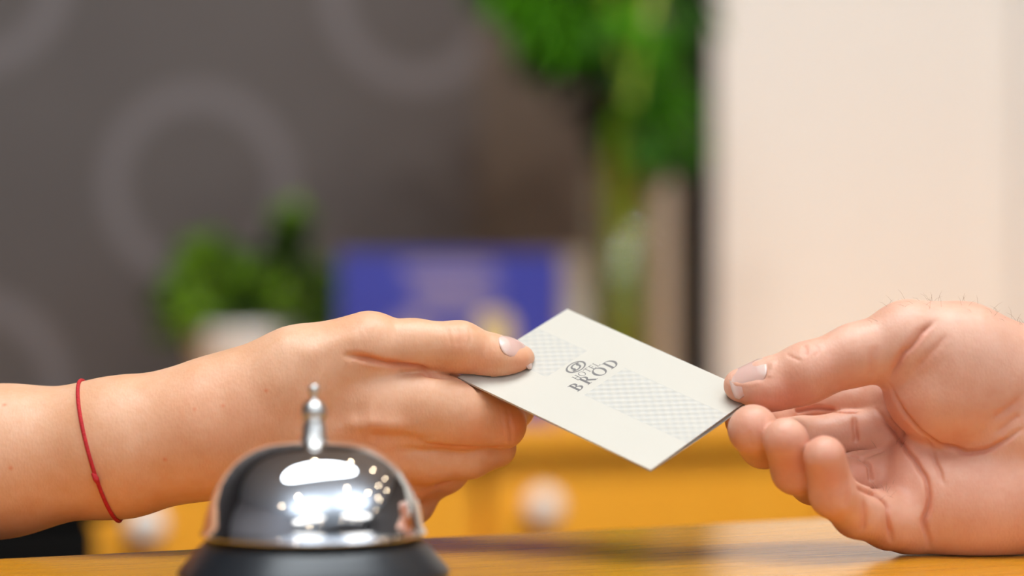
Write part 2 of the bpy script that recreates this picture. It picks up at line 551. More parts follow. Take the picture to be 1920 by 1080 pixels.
# ------------------------------------------------------------------ blue sign on the sideboard
SGB = 2.05
aL, _, zT = at_b(636, 474, SGB)
aR = at_b(1050, 474, SGB)[0]
wS, hS = aR - aL, zT - ztop
m, nt, bs = new_mat('blue_print')
tc = N(nt, 'ShaderNodeTexCoord')
nz = N(nt, 'ShaderNodeTexNoise', i_Scale=30.0, i_Detail=2.0)
nt.links.new(tc.outputs['Object'], nz.inputs['Vector'])
nt.links.new(mix_rgb(nt, nz.outputs['Fac'], (0.034, 0.040, 0.25), (0.055, 0.062, 0.33)), bs.inputs['Base Color'])
bs.inputs['Roughness'].default_value = 0.35
M['blue'] = m
M['print_mauve'] = simple('mauve_print', (0.24, 0.19, 0.29), 0.4, var=0.15, scale=60)
M['print_gold'] = simple('gold_print', (0.62, 0.47, 0.21), 0.4, var=0.1, scale=60)
root = empty('table_sign', RW((aL + aR) / 2, SGB, ztop), ROOM, 'blue printed table sign standing on the sideboard beside the leafy pot', 'sign')
box('board', (-wS / 2, -0.003, 0.004), (wS / 2, 0.003, hS), M['blue'], root, 0.001)
box('foot', (-wS / 2 + 0.01, -0.02, 0.0), (wS / 2 - 0.01, 0.045, 0.004), M['blue'], root, 0.001)


def flat_print(name, u0, u1, v0, v1, mat, skew=0.0, n=20):
    """an ellipse-cornered printed patch, u,v in pixels of the sign's front"""
    c = [(u0 + u1) / 2, (v0 + v1) / 2]
    vs = []
    for i in range(n):
        t = 2 * math.pi * i / n
        cu = math.copysign(abs(math.cos(t)) ** 0.6, math.cos(t)); sv = math.copysign(abs(math.sin(t)) ** 0.6, math.sin(t))
        a_, _, z_ = at_b(c[0] + (u1 - u0) / 2 * cu + skew * sv, c[1] + (v1 - v0) / 2 * sv, SGB - 0.003)
        vs.append((a_ - (aL + aR) / 2, -0.0031, z_ - ztop))
    return mesh_obj(name, vs, [tuple(range(n))[::-1]], mat, root)


for (u0, u1, v0, v1, mt) in ((752, 930, 492, 516, 'print_mauve'), (765, 940, 528, 548, 'print_mauve'), (775, 925, 556, 586, 'print_mauve'),
                             (893, 962, 586, 660, 'print_gold'), (735, 800, 592, 640, 'print_mauve')):
    flat_print('printed_patch', u0, u1, v0, v1, M[mt])

# beige box file beside the sign
bB = 2.2
aa, _, zz = at_b(1062, 474, bB)
ab = at_b(1112, 474, bB)[0]
root = empty('box_file', RW((aa + ab) / 2, bB, ztop), ROOM, 'narrow beige box file standing between the blue sign and the glass vase', 'box file')
w2 = (ab - aa) / 2
box('body', (-w2, 0, 0), (w2, 0.13, zz - ztop), M['beige_card'], root, 0.002)
box('spine_label', (-w2 * 0.7, -0.0012, 0.05), (w2 * 0.7, 0.0, 0.12), M['paper'], root)

# ------------------------------------------------------------------ potted bush
rng = random.Random(7)
PB = 2.22
ap, _, zp = at_b(456, 612, PB)
dpot = 1 / FPX * (PB / (-(456 - 960) / FPX * ST + CT))     # metres per pixel there
rp_ = 102 * dpot
hp = zp - ztop
root = empty('potted_bush', RW(ap, PB, ztop), ROOM, 'small round-leaved green bush in a white pot on the sideboard', 'potted plant')
lathe('pot', [(0.0005, 0.0), (rp_ * 0.72, 0.0), (rp_ * 0.78, 0.004), (rp_ * 0.97, hp * 0.9), (rp_, hp), (rp_ * 0.94, hp), (rp_ * 0.90, hp * 0.86), (0.0005, hp * 0.86)],
      M['white_ceramic'], root, 40)
lathe('soil', [(0.0005, hp * 0.88), (rp_ * 0.89, hp * 0.88), (rp_ * 0.89, hp * 0.87)], M['soil'], root, 24)


def leaf(vs, fs, base, d, nrm, L_, Wd, curl=0.25, rnd=False):
    d = d.normalized()
    s = d.cross(nrm)
    if s.length < 1e-4: s = d.cross(Vector((1, 0, 0.3)))
    s.normalize()
    n_ = s.cross(d).normalized()
    k0 = len(vs)
    prof = ((0.0, 0.08), (0.3, 0.85), (0.6, 1.0), (0.85, 0.6), (1.0, 0.05)) if rnd else ((0.0, 0.15), (0.25, 0.8), (0.5, 1.0), (0.78, 0.62), (1.0, 0.04))
    for t, w in prof:
        c = base + d * (L_ * t) - n_ * (curl * L_ * t * t)
        vs.append(c + s * (Wd * w / 2) + n_ * Wd * 0.10 * w); vs.append(c); vs.append(c - s * (Wd * w / 2) + n_ * Wd * 0.10 * w)
    for i in range(4):
        q = k0 + i * 3
        fs.append((q, q + 1, q + 4, q + 3)); fs.append((q + 1, q + 2, q + 5, q + 4))


vs, fs, sv, sf = [], [], [], []
lobes = [(-62, 92, 60), (-100, 60, 52), (20, 60, 70), (80, 110, 62), (66, 150, 40), (118, 70, 58), (-30, 30, 70), (-130, 18, 46), (135, 22, 46), (60, 20, 70), (-60, 130, 34), (78, 195, 24), (-10, 95, 50)]
for (lx, lz, lr) in lobes:
    lx *= 1.16
    c = Vector((lx * dpot, rng.uniform(-0.03, 0.03), hp + lz * dpot))
    R_ = lr * dpot
    base = Vector((lx * dpot * 0.2, 0, hp * 0.86))
    v_, f_ = tube([base, base.lerp(c, 0.5) + Vector((0, 0, 0.012)), c], [0.0022, 0.0018, 0.0012], 5)
    o_ = len(sv); sv += v_; sf += [tuple(q + o_ for q in f) for f in f_]
    for k in range(62):
        d = Vector((rng.gauss(0, 1), rng.gauss(0, 1), rng.gauss(0.15, 1))).normalized()
        p = c + d * R_ * rng.uniform(0.45, 0.95)
        dd = (d + Vector((rng.gauss(0, .5), rng.gauss(0, .5), rng.gauss(0.2, .5)))).normalized()
        leaf(vs, fs, p, dd, (d + Vector((0, -0.2, 0.5))).normalized(), rng.uniform(0.012, 0.020), rng.uniform(0.009, 0.014), 0.3, True)
o = mesh_obj('foliage', vs, fs, M['bush'], root, True); o['kind'] = 'stuff'
mesh_obj('stems', sv, sf, M['stalk'], root, True)

# ------------------------------------------------------------------ glass vase with long leaves
VB = 2.16
av, _, zv = at_b(1168, 300, VB)
dv = 1 / FPX * (VB / (-(1168 - 960) / FPX * ST + CT))
rv = 72 * dv
hv = zv - ztop
root = empty('glass_vase', RW(av, VB, ztop), ROOM, 'tall clear glass vase on the sideboard beside the black wall strip', 'vase')
lathe('vessel', [(0.0003, 0.0), (rv * 0.9, 0.0), (rv * 0.95, 0.004), (rv, hv), (rv - 0.0025, hv), (rv * 0.95 - 0.003, 0.014), (0.0003, 0.012)], M['glass'], root, 48)
root = empty('leafy_stems', RW(av, VB, ztop + 0.014), ROOM, 'tall bunch of green stalks with long drooping leaves in the glass vase', 'plant')
lob = []
for k in range(7):
    ang = k * 2.4
    r0 = rv * 0.45
    top = Vector((rng.uniform(-0.09, 0.05), rng.uniform(-0.06, 0.05), hv + rng.uniform(0.10, 0.3)))
    p0 = Vector((r0 * math.cos(ang) * .5, r0 * math.sin(ang), 0.004))
    p1 = Vector((r0 * math.cos(ang + .6) * 0.55, r0 * math.sin(ang + .6), hv * 0.97))
    v_, f_ = tube([p0, p0.lerp(p1, 0.5), p1, p1.lerp(top, 0.5) + Vector((0, 0, 0.02)), top], [0.0052, 0.005, 0.0045, 0.0035, 0.002], 8)
    mesh_obj('stalk', v_, f_, M['stalk'], root, True)
    lob.append((p1, top))
vs, fs = [], []
cl = [(-255, 300, 44), (-215, 250, 40), (-170, 215, 36), (-250, 350, 50), (-160, 300, 50), (-110, 200, 34), (-200, 330, 50), (-120, 300, 55), (-30, 320, 60), (60, 330, 55), (130, 300, 40), (30, 240, 70), (100, 230, 52), (-40, 190, 55), (40, 150, 66), (90, 120, 50), (-10, 90, 48), (110, 170, 45),
      (50, 60, 46), (-5, 40, 40), (80, 30, 34), (-150, 380, 70), (0, 400, 80), (110, 400, 70), (-230, 390, 50), (-95, 250, 38), (125, 250, 34)]
for (lx, lz, lr) in cl:
    c = Vector((lx * dv, rng.uniform(-0.05, 0.04), hv + (lz - 10) * dv))
    for k in range(34):
        d = Vector((rng.gauss(0, 1), rng.gauss(0, 1), rng.gauss(-0.2, 1))).normalized()
        p = c + d * lr * dv * rng.uniform(0.1, 0.75)
        dd = (d + Vector((0, 0, -0.7))).normalized()
        leaf(vs, fs, p, dd, (d + Vector((0, -0.6, 0.7))).normalized(), rng.uniform(0.03, 0.055), rng.uniform(0.010, 0.018), 0.35)
o = mesh_obj('foliage', vs, fs, M['frond'], root, True); o['kind'] = 'stuff'

# ------------------------------------------------------------------ the folded card
Bc = px(858, 707, -3.0)
e1 = np.array((71.8, -48.0, -34.3)) / 1000.0
e2 = np.array((41.1, 43.6, 25.2)) / 1000.0


def solve_card():
    """card edges from its corners: the far-left corner fixed, the two edges square to each other"""
    A = px(1065, 580, 40.5); C = px(1220, 881, -51.0)
    u = C - Bc; v = A - Bc
    return u, v


e1, e2 = solve_card()
LC, WC = np.linalg.norm(e1), np.linalg.norm(e2)
ux = e1 / LC
uz = np.cross(ux, e2); uz /= np.linalg.norm(uz)
uy = np.cross(uz, ux)
CARD = Matrix(((ux[0], uy[0], uz[0], Bc[0]), (ux[1], uy[1], uz[1], Bc[1]), (ux[2], uy[2], uz[2], Bc[2]), (0, 0, 0, 1)))
TH = 0.00035
card = empty('folded_card', label='folded ivory key card holder printed HOTEL BROD, passed between two hands', cat='card')
card.matrix_world = CARD

m, nt, bs = new_mat('card_print')
tc = N(nt, 'ShaderNodeTexCoord')
sep = N(nt, 'ShaderNodeSeparateXYZ')
nt.links.new(tc.outputs['Object'], sep.inputs[0])


def step(v, lo, hi):
    return math_n(nt, 'MULTIPLY', math_n(nt, 'GREATER_THAN', v, lo), math_n(nt, 'LESS_THAN', v, hi))


X, Y = sep.outputs[0], sep.outputs[1]
band = math_n(nt, 'MULTIPLY', step(Y, 0.335 * WC, 0.715 * WC), math_n(nt, 'ADD', step(X, -1.0, 0.275 * LC), step(X, 0.475 * LC, 2.0)))
fr = 2 * math.pi / 0.0042
p1 = math_n(nt, 'SINE', math_n(nt, 'MULTIPLY', X, fr))
p2 = math_n(nt, 'SINE', math_n(nt, 'MULTIPLY', Y, fr))
weave = math_n(nt, 'MULTIPLY_ADD', math_n(nt, 'MULTIPLY', p1, p2), 0.5, 0.5)
fac = math_n(nt, 'MULTIPLY', band, math_n(nt, 'MULTIPLY_ADD', weave, 0.75, 0.15))
nt.links.new(mix_rgb(nt, fac, (0.575, 0.515, 0.43), (0.485, 0.45, 0.40)), bs.inputs['Base Color'])
bs.inputs['Roughness'].default_value = 0.42
bs.inputs['Specular IOR Level'].default_value = 0.45
bp = N(nt, 'ShaderNodeBump', i_Strength=0.6, i_Distance=0.0003)
nt.links.new(math_n(nt, 'MULTIPLY', band, weave), bp.inputs['Height'])
nt.links.new(bp.outputs['Normal'], bs.inputs['Normal'])
M['card_print'] = m


def slab(name, corners, th, mat, parent, nx=12, ny=10, bend=None):
    """a thin curved sheet between four corners (00,10,11,01)"""
    c = [Vector(q) for q in corners]
    vs, fs = [], []
    for layer in (0, 1):
        for j in range(ny + 1):
            for i in range(nx + 1):
                s, t = i / nx, j / ny
                p = c[0] * (1 - s) * (1 - t) + c[1] * s * (1 - t) + c[2] * s * t + c[3] * (1 - s) * t
                if bend: p = p + Vector((0, 0, bend(s, t)))
                vs.append(p + Vector((0, 0, -th if layer else 0)))
    n1 = (nx + 1) * (ny + 1)
    for j in range(ny):
        for i in range(nx):
            q = j * (nx + 1) + i
            fs.append((q, q + 1, q + nx + 2, q + nx + 1))
            fs.append((n1 + q + nx + 1, n1 + q + nx + 2, n1 + q + 1, n1 + q))
    for i in range(nx):
        fs.append((i, n1 + i, n1 + i + 1, i + 1))
        q = ny * (nx + 1) + i
        fs.append((q + 1, n1 + q + 1, n1 + q, q))
    for j in range(ny):
        q = j * (nx + 1)
        fs.append((q + nx + 1, n1 + q + nx + 1, n1 + q, q))
        q += nx
        fs.append((q, n1 + q, n1 + q + nx + 1, q + nx + 1))
    return mesh_obj(name, vs, fs, mat, parent)


slab('front_leaf', [(0, 0, 0), (LC, 0, 0), (LC, WC, 0), (0, WC, 0)], TH, M['card_print'], card)
sagf = lambda s, t: -0.0017 * math.sin(min(1, t * 1.15) * math.pi * 0.62) * (0.35 + 0.65 * s)
slab('back_leaf', [(0, 0, -TH * 1.05), (LC, 0, -TH * 1.05), (LC, WC, -TH * 1.05), (0, WC, -TH * 1.05)], TH, M['paper'], card, bend=sagf)


# lettering: every letter is drawn with thick and thin pen strokes and serifs
class Pen:
    def __init__(s): s.vs, s.fs = [], []

    def quad(s, pts):
        k = len(s.vs); s.vs += pts; s.fs.append(tuple(range(k, k + len(pts))))

    def bar(s, x0, y0, x1, y1, w):
        dx, dy = x1 - x0, y1 - y0
        l = math.hypot(dx, dy); nx_, ny_ = -dy / l * w / 2, dx / l * w / 2
        s.quad([(x0 - nx_, y0 - ny_), (x1 - nx_, y1 - ny_), (x1 + nx_, y1 + ny_), (x0 + nx_, y0 + ny_)])

    def arc(s, cx, cy, rx, ry, a0, a1, wx, wy, n=20):
        """band of an ellipse, wx thick at the sides, wy thick at top and bottom"""
        for i in range(n):
            q = []
            for a in (a0 + (a1 - a0) * i / n, a0 + (a1 - a0) * (i + 1) / n):
                c, d = math.cos(math.radians(a)), math.sin(math.radians(a))
                q.append(((cx + rx * c, cy + ry * d), (cx + (rx - wx) * c, cy + (ry - wy) * d)))
            s.quad([q[0][0], q[1][0], q[1][1], q[0][1]])

    def stem(s, x, w, y0=0.0, y1=1.0, serif=0.11, top=True, bot=True):
        s.quad([(x, y0), (x + w, y0), (x + w, y1), (x, y1)])
        if bot: s.quad([(x - serif, y0), (x + w + serif, y0), (x + w + serif, y0 + 0.05), (x - serif, y0 + 0.05)])
        if top: s.quad([(x - serif, y1 - 0.05), (x + w + serif, y1 - 0.05), (x + w + serif, y1), (x - serif, y1)])


def draw_word(word, T, th):
    """returns pen and width for cap height 1, T thick stroke, th thin stroke"""
    p = Pen(); x = 0.0
    for ch in word:
        q = Pen()
        if ch == 'B':
            q.stem(.1, T); q.arc(.32, .75, .30, .25, -90, 90, T, th); q.arc(.34, .26, .36, .26, -90, 90, T, th)
            q.bar(.1, .975, .34, .975, th); q.bar(.1, .51, .36, .51, th); q.bar(.1, .025, .36, .025, th); w = .80
        elif ch == 'R':
            q.stem(.1, T); q.arc(.34, .74, .32, .26, -90, 90, T, th); q.bar(.1, .975, .36, .975, th); q.bar(.1, .50, .36, .50, th)
            q.bar(.38, .52, .80, .03, T); q.bar(.72, .025, .95, .025, .05); w = .92
        elif ch == 'O':
            q.arc(.5, .5, .5, .53, 0, 360, T * 1.05, th, 36); w = 1.02
        elif ch == 'D':
            q.stem(.1, T); q.arc(.36, .5, .50, .5, -90, 90, T * 1.05, th, 24); q.bar(.1, .975, .38, .975, th); q.bar(.1, .025, .38, .025, th); w = .90
        elif ch == 'H':
            q.stem(.1, T); q.stem(.66, T); q.bar(.1, .5, .7, .5, th); w = .86
        elif ch == 'T':
            q.stem(.36, T, top=False); q.bar(.03, .97, .80, .97, th * 1.2); q.bar(.05, .82, .05, 1.0, th); q.bar(.78, .82, .78, 1.0, th); w = .82
        elif ch == 'E':
            q.stem(.1, T)
            q.bar(.1, .97, .60, .97, th); q.bar(.1, .52, .48, .52, th); q.bar(.1, .03, .62, .03, th)
            q.bar(.60, .82, .60, 1.0, th); q.bar(.62, 0, .62, .2, th); q.bar(.48, .43, .48, .61, th); w = .68
        elif ch == 'L':
            q.stem(.1, T); q.bar(.1, .03, .62, .03, th); q.bar(.62, 0, .62, .22, th); w = .66
        k = len(p.vs)
        p.vs += [(vx + x, vy) for vx, vy in q.vs]; p.fs += [tuple(i + k for i in f) for f in q.fs]
        x += w + .18
    return p, x - .18


def place_word(name, word, s_base, t_lo, t_hi, cap, T, th):
    p, w = draw_word(word, T, th)
    sx = (t_hi - t_lo) * WC / w
    vs = [(s_base * LC - vy * cap, t_lo * WC + vx * sx, 0.00003) for vx, vy in p.vs]
    o = mesh_obj(name, vs, p.fs, M['ink'], card)
    return o


tag(place_word('lettering', 'BROD', 0.441, 0.337, 0.737, 0.0049, 0.19, 0.065), 'grey serif letters BROD')
tag(place_word('lettering', 'HOTEL', 0.385, 0.428, 0.648, 0.0027, 0.14, 0.085), 'small grey serif letters HOTEL')
p = Pen()
p.arc(0, 0, 1, 1, 0, 360, .20, .16, 48)
p.arc(.16, .10, .62, .55, 35, 215, .20, .20, 24)
p.arc(-.16, -.10, .62, .55, 215, 395, .20, .20, 24)
p.quad([(.30, .50), (.62, .12), (.18, .16)]); p.quad([(-.30, -.50), (-.62, -.12), (-.18, -.16)])
tag(mesh_obj('emblem', [(0.318 * LC - vy * 0.0028, 0.533 * WC + vx * 0.0050, 0.00003) for vx, vy in p.vs], p.fs, M['ink'], card), 'small grey oval emblem with a swirl')

# ------------------------------------------------------------------ service bell
BX = px(589, 1000, -100)
root = empty('service_bell', (BX[0], 0.80, 0), 0, 'chrome service bell with a black base and push button on the counter', 'bell')
mm = 0.001
lathe('base', [(0.1 * mm, 3 * mm), (40 * mm, 3 * mm), (44.5 * mm, 3 * mm), (45 * mm, 4.2 * mm), (44.3 * mm, 5.5 * mm), (42 * mm, 8 * mm), (38.6 * mm, 12.0 * mm), (35.8 * mm, 14.8 * mm), (34.6 * mm, 15.4 * mm),
               (30 * mm, 15.6 * mm), (0.1 * mm, 15.6 * mm)], M['black_gloss'], root, 96)
lathe('foot_ring', [(38 * mm, 0.0), (43.5 * mm, 0.0), (44 * mm, 1 * mm), (43.8 * mm, 3 * mm), (38 * mm, 3 * mm), (38 * mm, 0)], M['rubber'], root, 64)
zr = 16.6
prof = [(36.2, 0), (37.3, 0), (37.4, 0.7), (36.9, 1.3), (36.5, 2.2), (36.1, 4), (35.5, 7), (34.7, 10), (33.5, 13.2), (31.7, 17), (29.4, 20.4), (26.5, 23.6), (23.2, 26.2), (19.5, 28.2), (15.5, 29.6), (11, 30.5),
        (6.5, 30.9), (4.0, 31.0), (4.0, 30.2), (11, 29.7), (19, 27.4), (26, 22.9), (31, 16.4), (34, 10), (35.3, 4), (36.2, 0)]
lathe('dome', [(r * mm, (z + zr) * mm) for r, z in prof], M['chrome'], root, 160)
bt = lathe('button_stem', [(3.9, 30.3), (4.6, 30.9), (4.6, 31.6), (3.9, 31.9), (3.8, 36.2), (3.2, 36.8), (2.6, 37.0)], M['steel'], root, 32)
for v in bt.data.vertices: v.co = (v.co.x * mm, v.co.y * mm, (v.co.z + zr) * mm)
kb = lathe('button', [(2.0, 36.6), (3.4, 37.3), (4.15, 38.8), (4.3, 40.2), (4.0, 41.8), (3.1, 43.2), (1.9, 44.0), (1.05, 44.6), (1.0, 46.0), (1.55, 46.5), (1.9, 47.4), (1.75, 48.5), (1.1, 49.3), (0.05, 49.6)], M['steel'], root, 32)
for v in kb.data.vertices: v.co = (v.co.x * mm, v.co.y * mm, (v.co.z + zr) * mm)
lathe('post', [(0.1 * mm, 15.6 * mm), (3 * mm, 15.6 * mm), (3 * mm, 47 * mm), (0.1 * mm, 47 * mm)], M['steel'], root, 16)


# ------------------------------------------------------------------ hands: implicit surfaces, meshed with surface nets
class Field:
    def __init__(s, lo, hi, cell):
        s.lo = np.array(lo, float); s.cell = cell
        s.n = [int(math.ceil((hi[i] - lo[i]) / cell)) + 1 for i in range(3)]
        s.ax = [(s.lo[i] + cell * np.arange(s.n[i])).astype(np.float32) for i in range(3)]

    def blank(s): return np.full(s.n, 0.02, np.float32)

    def window(s, lo, hi):
        return tuple(slice(max(0, int((lo[i] - s.lo[i]) / s.cell)), min(s.n[i], int((hi[i] - s.lo[i]) / s.cell) + 2)) for i in range(3))

    def coords(s, w):
        return s.ax[0][w[0]][:, None, None], s.ax[1][w[1]][None, :, None], s.ax[2][w[2]][None, None, :]

    def cone(s, F, a, b, ra, rb, k, flat=1.0):
        """tapered capsule, flat > 1 makes it thinner in depth; blended into F over k"""
        a, b = np.asarray(a, float), np.asarray(b, float)
        mrg = max(ra, rb) + 0.012
        w = s.window(np.minimum(a, b) - mrg, np.maximum(a, b) + mrg)
        X, Y, Z = s.coords(w)
        ba = (b - a) * np.array((1, flat, 1)); l2 = float(ba @ ba) + 1e-12
        dx, dy, dz = X - np.float32(a[0]), (Y - np.float32(a[1])) * np.float32(flat), Z - np.float32(a[2])
        h = np.clip((dx * ba[0] + dy * ba[1] + dz * ba[2]) / l2, 0, 1).astype(np.float32)
        d = np.sqrt((dx - h * ba[0]) ** 2 + (dy - h * ba[1]) ** 2 + (dz - h * ba[2]) ** 2) - (ra + (rb - ra) * h)
        s.blend(F, w, d.astype(np.float32), k)

    def ell(s, F, c, r, k, R=None):
        """ellipsoid with radii r, R rotates its axes"""
        c = np.asarray(c, float); r = np.asarray(r, float)
        mrg = r.max() + 0.012
        w = s.window(c - mrg, c + mrg)
        X, Y, Z = s.coords(w)
        X, Y, Z = X - np.float32(c[0]), Y - np.float32(c[1]), Z - np.float32(c[2])
        if R is not None:
            X, Y, Z = [X * R[0, i] + Y * R[1, i] + Z * R[2, i] for i in range(3)]
        k0 = np.sqrt((X / r[0]) ** 2 + (Y / r[1]) ** 2 + (Z / r[2]) ** 2)
        k1 = np.sqrt((X / r[0] ** 2) ** 2 + (Y / r[1] ** 2) ** 2 + (Z / r[2] ** 2) ** 2) + 1e-9
        s.blend(F, w, (k0 * (k0 - 1.0) / k1).astype(np.float32), k)

    @staticmethod
    def blend(F, w, d, k):
        f = F[w]
        if k > 0:
            h = np.maximum(k - np.abs(f - d), 0) / k
            F[w] = np.minimum(f, d) - h * h * k * 0.25
        else:
            F[w] = np.minimum(f, d)

    @staticmethod
    def smin(a, b, k):
        h = np.maximum(k - np.abs(a - b), 0) / k
        return np.minimum(a, b) - h * h * k * 0.25

    def cut_card(s, F, grow=0.0004):
        """press the flesh flat where it touches the card"""
        w = tuple(slice(0, n) for n in s.n)
        X, Y, Z = s.coords(w)
        X, Y, Z = X - np.float32(Bc[0]), Y - np.float32(Bc[1]), Z - np.float32(Bc[2])
        l = [X * ax[0] + Y * ax[1] + Z * ax[2] for ax in (ux, uy, uz)]
        q0 = np.abs(l[0] - LC / 2) - (LC / 2 + grow)
        q1 = np.abs(l[1] - WC / 2) - (WC / 2 + grow)
        q2 = np.abs(l[2] + 0.0010) - (0.0011 + grow)
        d = np.maximum(np.maximum(q0, q1), q2).astype(np.float32)
        np.maximum(F, -d, out=F)

    def mesh(s, F):
        ins = F < 0
        cnt = np.zeros([n - 1 for n in s.n], np.int8)
        sl = (slice(0, -1), slice(1, None))
        for i in (0, 1):
            for j in (0, 1):
                for k in (0, 1):
                    cnt += ins[sl[i], sl[j], sl[k]]
        act = (cnt > 0) & (cnt < 8)
        I = np.argwhere(act)
        idx = np.full(act.shape, -1, np.int32)
        idx[act] = np.arange(len(I))
        corners = np.array([(i, j, k) for i in (0, 1) for j in (0, 1) for k in (0, 1)])
        V = np.stack([F[I[:, 0] + c[0], I[:, 1] + c[1], I[:, 2] + c[2]] for c in corners], 1)
        acc = np.zeros((len(I), 3)); num = np.zeros(len(I))
        for a in range(8):
            for b in range(a + 1, 8):
                if np.abs(corners[a] - corners[b]).sum() != 1: continue
                cr = (V[:, a] < 0) != (V[:, b] < 0)
                t = np.where(cr, V[:, a] / np.where(cr, V[:, a] - V[:, b], 1), 0)
                acc += np.where(cr[:, None], corners[a] + t[:, None] * (corners[b] - corners[a]), 0)
                num += cr
        P = s.lo + (I + acc / num[:, None]) * s.cell
        quads = []
        for ax in range(3):
            u, v = (ax + 1) % 3, (ax + 2) % 3
            A = [slice(None)] * 3; B = [slice(None)] * 3
            A[ax] = slice(0, -1); B[ax] = slice(1, None)
            ch = ins[tuple(A)] != ins[tuple(B)]
            E = np.argwhere(ch)
            E = E[(E[:, u] > 0) & (E[:, v] > 0) & (E[:, u] < s.n[u] - 1) & (E[:, v] < s.n[v] - 1)]
            q = []
            for du, dv_ in ((-1, -1), (0, -1), (0, 0), (-1, 0)):
                c = E.copy(); c[:, u] += du; c[:, v] += dv_
                q.append(idx[c[:, 0], c[:, 1], c[:, 2]])
            q = np.stack(q, 1)
            flip = ~ins[E[:, 0], E[:, 1], E[:, 2]]
            q[flip] = q[flip][:, ::-1]
            quads.append(q)
        Q = np.concatenate(quads)
        return P, Q[(Q >= 0).all(1)]


def vnormals(P, Q):
    d1 = P[Q[:, 2]] - P[Q[:, 0]]; d2 = P[Q[:, 3]] - P[Q[:, 1]]
    fn = np.cross(d1, d2)
    n = np.zeros_like(P)
    for i in range(4):
        for c in range(3):
            n[:, c] += np.bincount(Q[:, i], fn[:, c], len(P))
    return n / (np.linalg.norm(n, axis=1)[:, None] + 1e-20)


def smooth_mesh(P, Q, it, lam=0.5):
    E = np.concatenate([Q[:, [0, 1]], Q[:, [1, 2]], Q[:, [2, 3]], Q[:, [3, 0]]])
    deg = np.bincount(E[:, 0], minlength=len(P)) + np.bincount(E[:, 1], minlength=len(P)) + 1e-9
    for k in range(it):
        S = np.zeros_like(P)
        for c in range(3):
            S[:, c] = np.bincount(E[:, 0], P[E[:, 1], c], len(P)) + np.bincount(E[:, 1], P[E[:, 0], c], len(P))
        l = lam if k % 2 == 0 else -lam * 0.98
        P = P + l * (S / deg[:, None] - P)
    return P


class Sculpt:
    """strokes on a finished surface: creases are pressed in, tendons raised"""

    def __init__(s, P, Q):
        s.P, s.Q = P, Q
        s.n = vnormals(P, Q)
        s.disp = np.zeros(len(P))
        s.blush = np.zeros(len(P))
        s.upd()

    def upd(s):
        s.sx = 960 + s.P[:, 0] / s.P[:, 1] * FPX
        s.sy = 540 - (s.P[:, 2] - H) / s.P[:, 1] * FPX
        view = s.P - np.array((0, 0, H)); view /= np.linalg.norm(view, axis=1)[:, None]
        s.front = (s.n * view).sum(1) < 0.05

    def find(s, x, y, far=False, r=5.0):
        d = np.hypot(s.sx - x, s.sy - y)
        m_ = (d < r) & (s.front if not far else ~s.front)
        if not m_.any():
            i = np.argmin(d + (0 if far else 1e6) * (~s.front)); return s.P[i], s.n[i]
        ii = np.nonzero(m_)[0]
        i = ii[np.argmax(s.P[ii, 1])] if far else ii[np.argmin(s.P[ii, 1])]
        return s.P[i], s.n[i]

    def trace(s, pts, stepx=5.0):
        out = []
        for a, b in zip(pts[:-1], pts[1:]):
            n_ = max(1, int(math.hypot(b[0] - a[0], b[1] - a[1]) / stepx))
            for i in range(n_):
                out.append((a[0] + (b[0] - a[0]) * i / n_, a[1] + (b[1] - a[1]) * i / n_))
        out.append(pts[-1])
        L_ = np.array([s.find(*q)[0] for q in out])
        for _ in range(3):
            if len(L_) > 2: L_[1:-1] = 0.5 * L_[1:-1] + 0.25 * (L_[:-2] + L_[2:])
        return L_

    def stroke(s, pts, width, depth, red=0.0, taper=True, redw=2.2):
        L_ = s.trace(pts)
        m_ = len(L_)
        wmm, dmm = width / 1000.0, depth / 1000.0
        lo, hi = L_.min(0) - 5 * wmm, L_.max(0) + 5 * wmm
        sel = np.nonzero(((s.P > lo) & (s.P < hi)).all(1))[0]
        if len(sel) == 0: return
        best = np.full(len(sel), 9.0); amp = np.zeros(len(sel))
        for i in range(m_ - 1):
            a, b = L_[i], L_[i + 1]
            ab = b - a; l2 = ab @ ab
            if l2 < 1e-12: continue
            v = s.P[sel] - a
            h = np.clip(v @ ab / l2, 0, 1)
            d = np.linalg.norm(v - h[:, None] * ab, axis=1)
            up = d < best
            best[up] = d[up]
            t = (i + h[up]) / (m_ - 1)
            amp[up] = np.minimum(1, np.minimum(t, 1 - t) * 5 + 0.15) if taper else 1.0
        s.disp[sel] -= dmm * amp * np.exp(-(best / wmm) ** 2)
        if red: s.blush[sel] = np.maximum(s.blush[sel], red * amp * np.exp(-(best / (wmm * redw)) ** 2))

    def spot(s, x, y, r, depth, red=0.0):
        c = s.find(x, y)[0]
        d = np.linalg.norm(s.P - c, axis=1)
        g = np.exp(-(d / (r / 1000.0)) ** 2)
        s.disp -= depth / 1000.0 * g
        if red: s.blush = np.maximum(s.blush, red * g)

    def bake(s):
        s.P = s.P + s.n * s.disp[:, None]
        s.disp[:] = 0
        s.n = vnormals(s.P, s.Q)
        s.upd()

    def build(s, name, mat, parent):
        o = mesh_obj(name, [], [], mat, parent)
        me = o.data
        me.vertices.add(len(s.P)); me.vertices.foreach_set('co', s.P.astype(np.float32).ravel())
        me.loops.add(len(s.Q) * 4); me.loops.foreach_set('vertex_index', s.Q.astype(np.int32).ravel())
        me.polygons.add(len(s.Q))
        me.polygons.foreach_set('loop_start', np.arange(0, len(s.Q) * 4, 4, dtype=np.int32))
        me.polygons.foreach_set('use_smooth', np.ones(len(s.Q), bool))
        me.update(calc_edges=True)
        me.validate()
        at = me.attributes.new('blush', 'FLOAT', 'POINT')
        at.data.foreach_set('value', np.clip(s.blush, 0, 1).astype(np.float32))
        return o


